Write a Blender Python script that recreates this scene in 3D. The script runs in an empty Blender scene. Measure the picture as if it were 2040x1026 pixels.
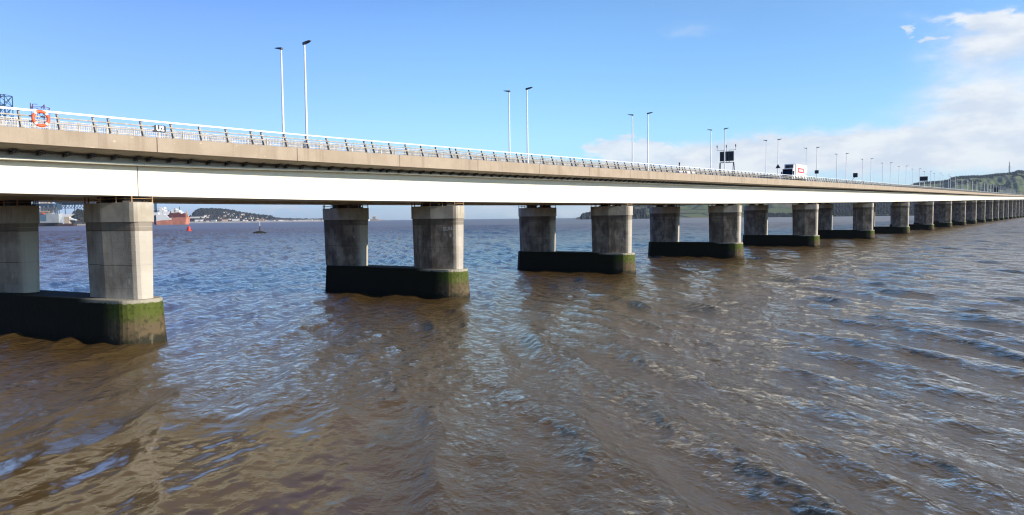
import bpy, bmesh, math, random
import numpy as np
from mathutils import Vector, Matrix
random.seed(7); rng = np.random.default_rng(11)
S = bpy.context.scene; C = S.collection
# ------------------------------------------------------------------ camera model
W, H, f = 2040., 1026., 1500.
CH, CD = 8.0, 49.2                      # camera height above the water, distance from the bridge line
roll = math.atan(.0115); HC = 436.5-.0115*120
pitch = math.atan((513-HC)*math.cos(roll)/f)
cr, sr, cp, sp = math.cos(roll), math.sin(roll), math.cos(pitch), math.sin(pitch)
def cam_dir(x, y):
    a = (float(x)-W/2)/f; b = (H/2-float(y))/f
    rt = a*cr+b*sr; yc = -a*sr+b*cr
    return cp+yc*sp, rt, -sp+yc*cp
_f, _r, _u = cam_dir(2112, 436.5-.0115*1212)
yaw = math.atan2(_r, _f)
CY, SY = math.cos(yaw), math.sin(yaw)
def ray(x, y):
    fw, rt, up = cam_dir(x, y)
    return Vector((fw*CY+rt*SY, fw*SY-rt*CY, up))
O = Vector((0, -CD, CH))
def at(x, y, D):                         # point seen at a pixel of the photograph, D metres in front of the viewpoint
    r = ray(x, y); fw = cam_dir(x, y)[0]
    return O + r*float(D/fw)
def on_y(x, y, Y):
    r = ray(x, y); return O + r*((Y-O.y)/r.y)
cam = bpy.data.cameras.new('camera'); co = bpy.data.objects.new('camera', cam); C.objects.link(co); S.camera = co
cam.sensor_width = 36; cam.lens = f/W*36; cam.clip_end = 90000; cam.clip_start = .5
fwd = Vector((CY*cp, SY*cp, -sp)); rgt0 = Vector((SY, -CY, 0)); up0 = rgt0.cross(fwd)
rgt = rgt0*cr - up0*sr; upv = up0*cr + rgt0*sr
co.matrix_world = Matrix((( rgt.x, upv.x, -fwd.x, O.x), (rgt.y, upv.y, -fwd.y, O.y), (rgt.z, upv.z, -fwd.z, O.z), (0, 0, 0, 1)))
# ------------------------------------------------------------------ materials
def mat(name, build):
    m = bpy.data.materials.new(name); m.use_nodes = True; nt = m.node_tree
    b = nt.nodes['Principled BSDF']; build(nt, b); return m
def N(nt, t, **kw):
    n = nt.nodes.new(t)
    for k, v in kw.items():
        if k.startswith('i_'):
            key = k[2:]; n.inputs[int(key) if key.isdigit() else key].default_value = v
        else: setattr(n, k, v)
    return n
def L(nt, a, b): nt.links.new(a, b)
def math_(nt, op, a, b=None, c=None, clamp=False):
    n = N(nt, 'ShaderNodeMath', operation=op); n.use_clamp = clamp
    for i, v in enumerate((a, b, c)):
        if v is None: continue
        if isinstance(v, (int, float)): n.inputs[i].default_value = v
        else: L(nt, v, n.inputs[i])
    return n.outputs[0]
def mixc(nt, fac, a, b):
    n = N(nt, 'ShaderNodeMix', data_type='RGBA')
    for s, v in ((n.inputs[0], fac), (n.inputs[6], a), (n.inputs[7], b)):
        if isinstance(v, (int, float)): s.default_value = v
        elif isinstance(v, tuple): s.default_value = (*v, 1)
        else: L(nt, v, s)
    return n.outputs[2]
def noise(nt, scale, vec=None, detail=4, rough=.55, st=None):
    n = N(nt, 'ShaderNodeTexNoise'); n.inputs['Scale'].default_value = scale
    n.inputs['Detail'].default_value = detail; n.inputs['Roughness'].default_value = rough
    if vec is None: vec = pos(nt)
    if st:
        m = N(nt, 'ShaderNodeVectorMath', operation='MULTIPLY'); L(nt, vec, m.inputs[0]); m.inputs[1].default_value = st; vec = m.outputs[0]
    L(nt, vec, n.inputs['Vector']); return n.outputs[0]
def pos(nt): return N(nt, 'ShaderNodeNewGeometry').outputs['Position']
def sep(nt, v):
    n = N(nt, 'ShaderNodeSeparateXYZ'); L(nt, v, n.inputs[0]); return n.outputs
def ramp(nt, v, a, b):                    # smooth step a..b
    n = N(nt, 'ShaderNodeMapRange', interpolation_type='SMOOTHSTEP'); L(nt, v, n.inputs[0])
    n.inputs[1].default_value = a; n.inputs[2].default_value = b; return n.outputs[0]
def bump(nt, b, h, strength=.4, dist=.02):
    n = N(nt, 'ShaderNodeBump'); n.inputs['Strength'].default_value = strength; n.inputs['Distance'].default_value = dist
    L(nt, h, n.inputs['Height']); L(nt, n.outputs[0], b.inputs['Normal'])
def plain(name, c, rough=.6, metal=0., var=.25, sc=3.):
    def bd(nt, b):
        v = ramp(nt, noise(nt, sc), .3, .7)
        L(nt, mixc(nt, v, tuple(x*(1-var) for x in c), tuple(min(1, x*(1+var*.6)) for x in c)), b.inputs['Base Color'])
        b.inputs['Roughness'].default_value = rough; b.inputs['Metallic'].default_value = metal
    return mat(name, bd)
def m_fascia(nt, b):
    p = pos(nt); x, y, z = sep(nt, p)
    big = ramp(nt, noise(nt, .5), .35, .65); fine = ramp(nt, noise(nt, 6, detail=6), .25, .75)
    c = mixc(nt, big, (.36, .29, .215), (.43, .355, .27)); c = mixc(nt, math_(nt, 'MULTIPLY', fine, .45), c, (.38, .29, .2))
    streak = ramp(nt, noise(nt, 1, st=(1.6, 1, .1), detail=6), .52, .7)
    c = mixc(nt, math_(nt, 'MULTIPLY', streak, .85), c, (.3, .235, .17))
    pale = ramp(nt, noise(nt, 1.3, st=(1, 1, 2.4), detail=5), .67, .72)
    c = mixc(nt, math_(nt, 'MULTIPLY', pale, .6), c, (.7, .6, .45))
    for per, off, w, k in ((11.0, 4.0, .035, .95), (1.83, .4, .012, .35)):
        q = math_(nt, 'ABSOLUTE', math_(nt, 'SUBTRACT', math_(nt, 'FRACT', math_(nt, 'DIVIDE', math_(nt, 'SUBTRACT', x, off), per)), .5))
        ln = math_(nt, 'GREATER_THAN', q, .5-w/per)
        if per < 5: ln = math_(nt, 'MULTIPLY', ln, math_(nt, 'GREATER_THAN', noise(nt, .23, st=(1, 0, 0), detail=0), .5))
        c = mixc(nt, math_(nt, 'MULTIPLY', ln, k), c, (.1, .075, .055))
    L(nt, c, b.inputs['Base Color']); b.inputs['Roughness'].default_value = .9; bump(nt, b, noise(nt, 9, detail=6), .5, .03)
M_fascia = mat('weathered_tan_concrete', m_fascia)
def m_girder(nt, b):
    st = ramp(nt, noise(nt, 1, st=(1.5, 1, .1), detail=5), .5, .8)
    c = mixc(nt, math_(nt, 'MULTIPLY', st, .25), (.8, .77, .66), (.62, .56, .42))
    L(nt, c, b.inputs['Base Color']); b.inputs['Roughness'].default_value = .5
M_girder = mat('white_painted_steel', m_girder)
def m_slab(nt, b):
    x, y, z = sep(nt, pos(nt))
    c = mixc(nt, ramp(nt, noise(nt, .9, detail=6), .3, .7), (.36, .315, .255), (.46, .4, .325))
    L(nt, c, b.inputs['Base Color']); b.inputs['Roughness'].default_value = .9
M_slab = mat('grey_soffit_concrete', m_slab)
def m_col(nt, b):
    p = pos(nt); x, y, z = sep(nt, p); tc = N(nt, 'ShaderNodeTexCoord').outputs['Object']; ox, oy, oz = sep(nt, tc)
    r = N(nt, 'ShaderNodeObjectInfo').outputs['Random']
    big = ramp(nt, noise(nt, .45, detail=5), .35, .68)
    far = ramp(nt, x, 25, 62)                      # the piers of the longer spans are more weathered
    dark = mixc(nt, far, (.3, .25, .195), (.145, .112, .082))
    c = mixc(nt, big, dark, mixc(nt, far, (.5, .445, .365), (.36, .3, .235)))
    blot = ramp(nt, noise(nt, 1.1, st=(1.2, 1.2, .45), detail=7, rough=.62), .46, .62)
    c = mixc(nt, math_(nt, 'MULTIPLY', blot, math_(nt, 'ADD', .12, math_(nt, 'MULTIPLY', far, .6))), c, (.08, .06, .045))
    st = ramp(nt, noise(nt, 1, st=(2.5, 2.5, .13), detail=5), .52, .75)
    c = mixc(nt, math_(nt, 'MULTIPLY', st, .5), c, (.15, .125, .1))
    rust = ramp(nt, noise(nt, .8, st=(1, 1, .3), detail=4), .6, .75)
    c = mixc(nt, math_(nt, 'MULTIPLY', rust, .35), c, (.2, .12, .065))
    pale = ramp(nt, noise(nt, 1.7, st=(.8, .8, 1.5), detail=6, rough=.65), .62, .7)
    c = mixc(nt, math_(nt, 'MULTIPLY', pale, .3), c, (.5, .48, .43))
    for per, off, w, k in ((2.35, .0, .05, .75), (.78, .3, .02, .3)):   # lift joints
        q = math_(nt, 'ABSOLUTE', math_(nt, 'SUBTRACT', math_(nt, 'FRACT', math_(nt, 'DIVIDE', math_(nt, 'ADD', oz, math_(nt, 'MULTIPLY', noise(nt, .7), .12)), per)), .5))
        ln = math_(nt, 'GREATER_THAN', q, .5-w/per*.5)
        c = mixc(nt, math_(nt, 'MULTIPLY', ln, k), c, (.07, .06, .05))
    c = mixc(nt, math_(nt, 'MULTIPLY', ramp(nt, math_(nt, 'ADD', oy, math_(nt, 'MULTIPLY', noise(nt, 1.2), .5)), .95, .45), .65), c, (.6, .55, .46))   # sunlit brightness of the noses painted in as paler concrete
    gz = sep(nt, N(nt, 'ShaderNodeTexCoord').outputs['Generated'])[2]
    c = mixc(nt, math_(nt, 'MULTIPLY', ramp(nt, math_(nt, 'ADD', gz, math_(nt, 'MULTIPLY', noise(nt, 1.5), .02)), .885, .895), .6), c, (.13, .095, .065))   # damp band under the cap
    # thin pale lime lines round the shuttering near the cutwater edge
    q = math_(nt, 'ABSOLUTE', math_(nt, 'SUBTRACT', math_(nt, 'FRACT', math_(nt, 'DIVIDE', math_(nt, 'ADD', oz, .2), .78)), .5))
    ln = math_(nt, 'MULTIPLY', math_(nt, 'LESS_THAN', q, .018), math_(nt, 'LESS_THAN', oy, math_(nt, 'ADD', .1, math_(nt, 'MULTIPLY', noise(nt, 1.3), 1.2))))
    c = mixc(nt, math_(nt, 'MULTIPLY', ln, .55), c, (.55, .51, .44))
    L(nt, c, b.inputs['Base Color']); b.inputs['Roughness'].default_value = .9; bump(nt, b, noise(nt, 7, detail=6), .5, .03)
M_col = mat('stained_pier_concrete', m_col)
def m_cap(nt, b):
    c = mixc(nt, ramp(nt, noise(nt, .7, detail=6), .35, .7), (.42, .365, .285), (.58, .53, .44))
    st = ramp(nt, noise(nt, 1, st=(3, 3, .2), detail=4), .55, .75)
    c = mixc(nt, math_(nt, 'MULTIPLY', st, .45), c, (.19, .155, .12))
    L(nt, c, b.inputs['Base Color']); b.inputs['Roughness'].default_value = .9; bump(nt, b, noise(nt, 8), .4, .02)
M_cap = mat('pale_cap_concrete', m_cap)
def m_base(nt, b):
    x, y, z = sep(nt, pos(nt)); n1 = noise(nt, 1.1, detail=7, rough=.65); n2 = noise(nt, 3.2, detail=6)
    zz = math_(nt, 'ADD', z, math_(nt, 'MULTIPLY', math_(nt, 'SUBTRACT', n1, .5), 1.9))
    c = mixc(nt, ramp(nt, zz, 1.1, 2.1), (.12, .088, .05), (.085, .105, .02))     # mud, then weed
    c = mixc(nt, ramp(nt, zz, .1, .7), (.03, .027, .018), c)
    c = mixc(nt, math_(nt, 'MULTIPLY', ramp(nt, n2, .48, .68), .6), c, (.02, .028, .01))
    c = mixc(nt, math_(nt, 'MULTIPLY', ramp(nt, noise(nt, 2.1, st=(1, 1, .4), detail=7), .58, .68), .5), c, (.19, .17, .1))
    mossy_shade = ramp(nt, y, 1.2, 2.6)                   # away from the cutwater: dark weed with the flank's shade painted in
    c = mixc(nt, math_(nt, 'MULTIPLY', mossy_shade, .96), c, (.007, .007, .003))
    rim = math_(nt, 'MULTIPLY', ramp(nt, math_(nt, 'ADD', z, math_(nt, 'MULTIPLY', math_(nt, 'SUBTRACT', n2, .5), .35)), 2.6, 2.72), ramp(nt, y, 5.2, 3.0))
    c = mixc(nt, math_(nt, 'MULTIPLY', rim, .85), c, (.42, .38, .3))
    L(nt, c, b.inputs['Base Color']); b.inputs['Roughness'].default_value = .8; b.inputs['Specular IOR Level'].default_value = .15; bump(nt, b, n2, .8, .06)
M_base = mat('weedy_wet_concrete', m_base)
M_asph = plain('asphalt', (.05, .05, .052), .9)
M_rail = plain('pale_aluminium', (.75, .76, .77), .4, .15, .12)
M_post = plain('dull_galvanised_steel', (.4, .36, .3), .6, .1, .3)
M_walk = plain('walkway_steel', (.5, .46, .41), .6, .1, .3)
M_dark = plain('dark_steel', (.035, .028, .024), .7)
M_rust = plain('rusty_platform_steel', (.42, .24, .11), .7, 0, .4)
M_lamp = plain('lamp_pole_grey', (.78, .78, .77), .5, 0, .08)
M_head = plain('lamp_head_dark_grey', (.07, .07, .075), .5)
M_sign = plain('dark_sign_back', (.018, .022, .03), .6)
M_steel = plain('grey_frame_steel', (.16, .165, .17), .5, .3)
M_orange = plain('lifebuoy_orange', (.85, .12, .03), .5, 0, .15)
M_white = plain('white_paint', (.78, .78, .77), .45, 0, .08)
M_glass = plain('dark_windscreen', (.012, .014, .03), .12)
M_tyre = plain('black_rubber', (.02, .02, .02), .9)
M_red = plain('red_paint', (.6, .03, .03), .5)
M_buoy = plain('buoy_red', (.65, .05, .03), .5)
M_rigb = plain('rig_blue_steel', (.035, .07, .12), .6)
M_rigm = plain('rig_maroon_steel', (.15, .06, .09), .6)
M_rigy = plain('rig_buff_steel', (.62, .42, .24), .6)
M_hullg = plain('hull_grey', (.34, .37, .39), .6, 0, .1, .05)
M_hullo = plain('hull_orange_red', (.56, .22, .15), .7, 0, .25, .06)
M_hullb = plain('hull_dark_blue', (.02, .035, .1), .6)
M_maroon = plain('deck_gear_maroon', (.16, .05, .05), .7)
M_weed = plain('dark_weed_rock', (.014, .018, .01), .9)
M_rustp = plain('rusty_post', (.07, .035, .03), .8)
M_stone = plain('castle_stone', (.3, .26, .22), .9, 0, .3, .1)
M_beach = plain('pale_shingle', (.55, .5, .42), .95, 0, .3, .02)
M_wood = plain('distant_winter_wood', (.026, .033, .033), 1, 0, .3, .03)
M_wood2 = plain('distant_conifer_wood', (.03, .042, .04), 1, 0, .4, .03)
M_roofs = [plain('slate_roof', (.1, .1, .115), .8), plain('red_tile_roof', (.24, .1, .07), .8)]
M_walls = [plain('white_harling', (.75, .73, .68), .8), plain('buff_harling', (.55, .44, .32), .8), plain('grey_stone_wall', (.34, .31, .28), .9), plain('pink_harling', (.6, .42, .36), .8)]
def m_hill(nt, b):
    x, y, z = sep(nt, pos(nt))
    n = noise(nt, .0035, st=(1, 1, 3), detail=3); c = mixc(nt, ramp(nt, n, .56, .62), (.1, .138, .052), (.16, .125, .085))
    c = mixc(nt, ramp(nt, noise(nt, .005, st=(1, 1, 2.5), detail=2), .5, .56), c, (.125, .165, .06))
    v = N(nt, 'ShaderNodeTexVoronoi', feature='DISTANCE_TO_EDGE'); v.inputs['Scale'].default_value = .004
    L(nt, pos(nt), v.inputs['Vector'])
    c = mixc(nt, math_(nt, 'LESS_THAN', v.outputs[0], .035), c, (.02, .03, .02))
    c = mixc(nt, ramp(nt, noise(nt, .0045, st=(1, 1, 2), detail=5), .66, .69), c, (.025, .036, .026))
    c = mixc(nt, math_(nt, 'LESS_THAN', z, 3.5), c, (.22, .19, .14))
    L(nt, c, b.inputs['Base Color']); b.inputs['Roughness'].default_value = 1
M_hill = mat('farmed_hillside', m_hill)
def m_town(nt, b):
    x, y, z = sep(nt, pos(nt))
    c = mixc(nt, ramp(nt, noise(nt, .02, detail=5), .4, .6), (.04, .045, .035), (.1, .085, .065))
    c = mixc(nt, math_(nt, 'LESS_THAN', z, 6.), c, (.4, .36, .28))
    L(nt, c, b.inputs['Base Color']); b.inputs['Roughness'].default_value = 1
M_town = mat('wooded_town_hill', m_town)
# ------------------------------------------------------------------ mesh helpers
class MB:
    def __init__(s): s.v = []; s.f = []
    def add(s, vs, fs):
        o = len(s.v); s.v += [tuple(v) for v in vs]; s.f += [tuple(i+o for i in q) for q in fs]
    def box(s, x0, x1, y0, y1, z0, z1):
        s.add([(x0,y0,z0),(x1,y0,z0),(x1,y1,z0),(x0,y1,z0),(x0,y0,z1),(x1,y0,z1),(x1,y1,z1),(x0,y1,z1)],
              [(3,2,1,0),(4,5,6,7),(0,1,5,4),(1,2,6,5),(2,3,7,6),(3,0,4,7)])
    def bar(s, a, b, w, h=None, n=4, w2=None):          # prism between two points, n sided
        a = Vector(a); b = Vector(b); d = (b-a).normalized(); h = h or w; w2 = w if w2 is None else w2
        u = d.cross(Vector((0,0,1)));  u = Vector((1,0,0)) if u.length < 1e-3 else u.normalized()
        v = u.cross(d).normalized(); k = 1/math.sqrt(2) if n == 4 else .5; vs = []
        for c, ww in ((a, w), (b, w2)):
            for i in range(n):
                t = 2*math.pi*(i+.5)/n; vs.append(c+u*(math.cos(t)*ww*k)+v*(math.sin(t)*h*(ww/w)*k))
        s.add(vs, [(i, (i+1) % n, n+(i+1) % n, n+i) for i in range(n)]+[tuple(range(n-1, -1, -1)), tuple(range(n, 2*n))])
    def prism(s, poly, z0, z1, inset=0., batter=None):   # plan polygon extruded; batter scales the top about its centre
        n = len(poly); cx = sum(p[0] for p in poly)/n; cy = sum(p[1] for p in poly)/n
        def ring(z, k): return [(p[0]+(k if p[0] > cx else -k), p[1]+(k if p[1] > cy else -k), z) for p in poly]
        s.add(ring(z0, -inset)+ring(z1, 0), [(i, (i+1) % n, n+(i+1) % n, n+i) for i in range(n)]+[tuple(range(n-1, -1, -1)), tuple(range(n, 2*n))])
    def lathe(s, prof, c=(0,0,0), n=16):
        vs = []; m = len(prof)
        for r, z in prof:
            for i in range(n): t = 2*math.pi*i/n; vs.append((c[0]+r*math.cos(t), c[1]+r*math.sin(t), c[2]+z))
        fs = [(j*n+i, j*n+(i+1) % n, (j+1)*n+(i+1) % n, (j+1)*n+i) for j in range(m-1) for i in range(n)]
        s.add(vs, fs+[tuple(range(n-1, -1, -1)), tuple(range((m-1)*n, m*n))])
    def sweep(s, xs, prof):                              # prof(x) -> closed list of (y, z)
        n = None; vs = []
        for x in xs:
            p = prof(x); n = len(p); vs += [(x, q[0], q[1]) for q in p]
        m = len(xs)
        s.add(vs, [(j*n+i, (j+1)*n+i, (j+1)*n+(i+1) % n, j*n+(i+1) % n) for j in range(m-1) for i in range(n)]+[tuple(range(n)), tuple(range(m*n-1, (m-1)*n-1, -1))])
    def build(s, name, material, parent=None, smooth=False):
        me = bpy.data.meshes.new(name); me.from_pydata(s.v, [], s.f)
        bm = bmesh.new(); bm.from_mesh(me); bmesh.ops.recalc_face_normals(bm, faces=bm.faces); bm.to_mesh(me); bm.free()
        o = bpy.data.objects.new(name, me); C.objects.link(o)
        me.materials.append(material)
        if smooth:
            for p in me.polygons: p.use_smooth = True
        if parent: o.parent = parent
        return o
def tag(o, label=None, cat=None, group=None, kind=None):
    for k, v in (('label', label), ('category', cat), ('group', group), ('kind', kind)):
        if v: o[k] = v
    return o
def empty(name, loc=(0,0,0), rz=0, label=None, cat=None, group=None):
    o = bpy.data.objects.new(name, None); C.objects.link(o); o.location = loc; o.rotation_euler = (0, 0, rz); o.empty_display_size = .2
    return tag(o, label, cat, group)
def copy_tree(o, parent=None):
    c = o.copy(); C.objects.link(c)
    if parent: c.parent = parent
    for ch in list(o.children): copy_tree(ch, c)
    return c
def relabel(o, label, group=None): return tag(o, label, None, group)
ORD = 'first second third fourth fifth sixth seventh eighth ninth tenth eleventh twelfth'.split()
# ------------------------------------------------------------------ deck profiles (along the bridge)
def curve(pts):
    xs = np.array([p[0] for p in pts], float); zs = np.array([p[1] for p in pts], float)
    d = np.gradient(zs, xs)
    def fn(x):
        x = float(x); i = int(np.clip(np.searchsorted(xs, x)-1, 0, len(xs)-2)); h = xs[i+1]-xs[i]; t = min(max((x-xs[i])/h, 0), 1)
        return (2*t**3-3*t*t+1)*zs[i]+(t**3-2*t*t+t)*h*d[i]+(-2*t**3+3*t*t)*zs[i+1]+(t**3-t*t)*h*d[i+1]
    return fn
ztop = curve([(-120,12.3),(17,13.39),(38,13.57),(63,13.92),(113,14.70),(194,16.05),(311,17.85),(600,22.1),(1371,33.9),(3000,58)])
zbot = curve([(-120,9.95),(18,9.87),(42,9.78),(60,9.83),(98,10.05),(145,10.47),(202,11.21),(273,12.12),(345,13.12),(494,15.28),(732,18.84),(1354,27.7),(3000,51.5)])
fh = curve([(-120,.85),(17,.86),(27,.92),(40,.97),(63,1.05),(113,1.1),(194,1.2),(311,1.28),(800,1.45),(1371,1.5),(3000,1.5)])
def zfb(x): return ztop(x)-fh(x)
dled = curve([(-120,.76),(18,.75),(26,.72),(45,.5),(63,.45),(120,.5),(205,.58),(400,.7),(3000,.9)])
def zled(x): return zfb(x)-dled(x)
XS = list(np.arange(-120, 26.3, 4)); XS = [x for x in XS if x < 26]+[26.2]
XR = [26.26]+list(np.arange(28, 120, 4))+list(np.arange(120, 400, 10))+list(np.arange(400, 3001, 50))
XALL = XS+XR[1:]
bridge = empty('road_bridge', (0,0,0), 0, 'long white steel girder road bridge on paired concrete piers crossing the estuary', 'bridge')
for ya, yb in ((.8, 5.2), (13.6, 18.0)):
    for xs in (XS, XR):
        m = MB(); m.sweep(xs, lambda x: [(ya, zbot(x)), (yb, zbot(x)), (yb, zled(x)), (ya, zled(x))])
        g = m.build('girder', M_girder, bridge)
        m = MB(); m.sweep(xs, lambda x: [(ya-.92, zled(x)-.04), (yb+.92, zled(x)-.04), (yb+.92, zled(x)+.05), (ya-.92, zled(x)+.05)])
        m.build('top_flange', M_girder, g)
        m = MB()                                     # stiff bottom flange lip
        m.sweep(xs, lambda x: [(ya-.06, zbot(x)-.05), (yb+.06, zbot(x)-.05), (yb+.06, zbot(x)), (ya-.06, zbot(x))]); m.build('bottom_flange', M_girder, g)
m = MB()                                             # concrete deck slab with haunches and thin cantilevers
def slab(x):
    t, b, l = ztop(x), zfb(x), zled(x)+.06
    k = min(.25, (b-l)*.45)
    return [(-1.88, b), (-.22, b-k), (.0, b-k-.02), (.0, l), (5.7, l), (6.1, b-k), (12.7, b-k), (13.1, l), (18.5, l), (18.5, b-k-.02), (18.7, b-k), (20.68, b), (20.68, t-.1), (-1.88, t-.1)]
m.sweep(XALL, slab); m.build('deck_slab', M_slab, bridge)
m = MB(); m.sweep(XALL, lambda x: [(-.4, ztop(x)-.096), (7.6, ztop(x)-.096), (7.6, ztop(x)-.05), (-.4, ztop(x)-.05)])
m.sweep(XALL, lambda x: [(11.2, ztop(x)-.096), (19.2, ztop(x)-.096), (19.2, ztop(x)-.05), (11.2, ztop(x)-.05)]); m.build('carriageway', M_asph, bridge)
for ya, yb in ((-2.2, -1.88), (20.68, 21.0)):        # edge beams
    m = MB(); sg = -1 if ya < 0 else 1; yo = ya if ya < 0 else yb; yi = yb if ya < 0 else ya
    m.sweep(XALL, lambda x: [(yo, zfb(x)-.03), (yi, zfb(x)-.03), (yi, ztop(x)), (yo-sg*.05, ztop(x)), (yo, ztop(x)-.05)])
    m.build('parapet_beam', M_fascia, bridge)
m = MB(); m.sweep(XALL, lambda x: [(7.7, ztop(x)-.1), (11.25, ztop(x)-.1), (11.25, ztop(x)+.72), (7.7, ztop(x)+.72)]); m.build('walkway', M_slab, bridge)
# near and far parapet railings
def parapet(y0, sgn, visible):
    R = None
    for hgt, dy, w in ((1.04, .36, .11), (.71, .29, .075), (.40, .2, .075)):
        x0s = XALL; r = MB()
        r.sweep(x0s, lambda x: [(y0+sgn*(dy-.05), ztop(x)+hgt-w/2), (y0+sgn*(dy+.05), ztop(x)+hgt-w/2), (y0+sgn*(dy+.05), ztop(x)+hgt+w/2), (y0+sgn*(dy-.05), ztop(x)+hgt+w/2)])
        if R is None: R = r.build('railing', M_rail, bridge)
        else: r.build('mid_rail', M_post, R)
    return R
railing = parapet(-2.2, 1, True); parapet(21.0, -1, False)
px_ = []
k = -14
while len(px_) < 900:
    base = 23.2+11.0*k
    px_ += [base+2.02*i for i in range(6)]; k += 1
px_ = [x for x in px_ if -60 < x < 1500]
order = sorted([x for x in px_ if x > 16.5]); near_posts = order[:100]; rest = [x for x in px_ if x not in near_posts]
pm = MB(); pm.add([(-.05,-.14,0),(.05,-.14,0),(.05,.1,0),(-.05,.1,0),(-.05,.26,.99),(.05,.26,.99),(.05,.4,.99),(-.05,.4,.99)], [(3,2,1,0),(4,5,6,7),(0,1,5,4),(1,2,6,5),(2,3,7,6),(3,0,4,7)])
pm.box(-.11, .11, -.16, .14, -.005, .03)
post0 = pm.build('post', M_post, railing)
for i, x in enumerate(near_posts):
    o = post0 if i == 0 else post0.copy()
    if i: C.objects.link(o)
    o.location = (x, -2.02, ztop(x)); o.parent = railing
rp = MB()
for x in rest:
    z = ztop(x); rp.add([(v[0]+x, v[1]-2.02, v[2]+z) for v in pm.v[:8]], pm.f[:6])
tag(rp.build('post_row', M_post, railing), kind='stuff')
# steel cantilever brackets under the near footway, in slab bays of eleven metres
bx = []
for k in range(-6, 60):
    s0 = 26.46+11.0*k; bx += [s0+1.453*i for i in range(8)]
bx = [x for x in bx if x > -30]
bord = sorted([x for x in bx if x > 16])[:100]; brest = [x for x in bx if x not in bord]
def bracket(b):
    b.box(-.05, .05, -.28, .27, -.17, .0); b.box(-.15, .15, -.2, .06, -.1, -.03); b.box(.16, .3, -.12, .2, -.17, -.04); b.box(-.09, .09, .05, .25, -.27, -.17)
bm0 = MB(); bracket(bm0); br0 = bm0.build('deck_bracket', M_dark, bridge)
for i, x in enumerate(bord):
    o = br0 if i == 0 else br0.copy()
    if i: C.objects.link(o)
    o.location = (x, -.36, zfb(x)-min(.25, (dled(x)-.06)*.45)+.02); o.parent = bridge
bb = MB()
for x in brest:
    z = zfb(x)-min(.25, (dled(x)-.06)*.45)+.02; bb.add([(v[0]+x, v[1]-.36, v[2]+z) for v in bm0.v], bm0.f)
tag(bb.build('deck_bracket_row', M_dark, bridge), kind='stuff')
m = MB(); m.sweep([x for x in XALL if x < 700], lambda x: [(y, zfb(x)-min(.25, (dled(x)-.06)*.45)+z) for y, z in ((-.3, -.09), (-.2, -.09), (-.2, -.04), (-.3, -.04))])
m.build('service_pipe', M_dark, bridge)
# central walkway railings
for y0 in (8.3, 10.65):
    m = MB()
    for hgt in (1.05, .55, .12):
        m.sweep(XALL, lambda x: [(y0-.03, ztop(x)+.72+hgt-.03), (y0+.03, ztop(x)+.72+hgt-.03), (y0+.03, ztop(x)+.72+hgt+.03), (y0-.03, ztop(x)+.72+hgt+.03)])
    x = 14.
    while x < 1400:
        z = ztop(x)+.72; m.box(x-.05, x+.05, y0-.05, y0+.05, z-.02, z+1.1); x += 2.0
    x = 14.
    while x < 210:
        z = ztop(x)+.72; m.box(x-.02, x+.02, y0-.02, y0+.02, z+.12, z+1.05); x += .16
    m.build('walkway_railing', M_walk, bridge)
m = MB()                                             # crash barrier beside the carriageway
m.sweep(XALL, lambda x: [(7.45, ztop(x)+.45), (7.53, ztop(x)+.45), (7.53, ztop(x)+.75), (7.45, ztop(x)+.75)])
x = 10.
while x < 900: m.box(x-.05, x+.05, 7.5, 7.6, ztop(x)-.06, ztop(x)+.7); x += 3
m.build('crash_barrier', M_post, bridge)
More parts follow.
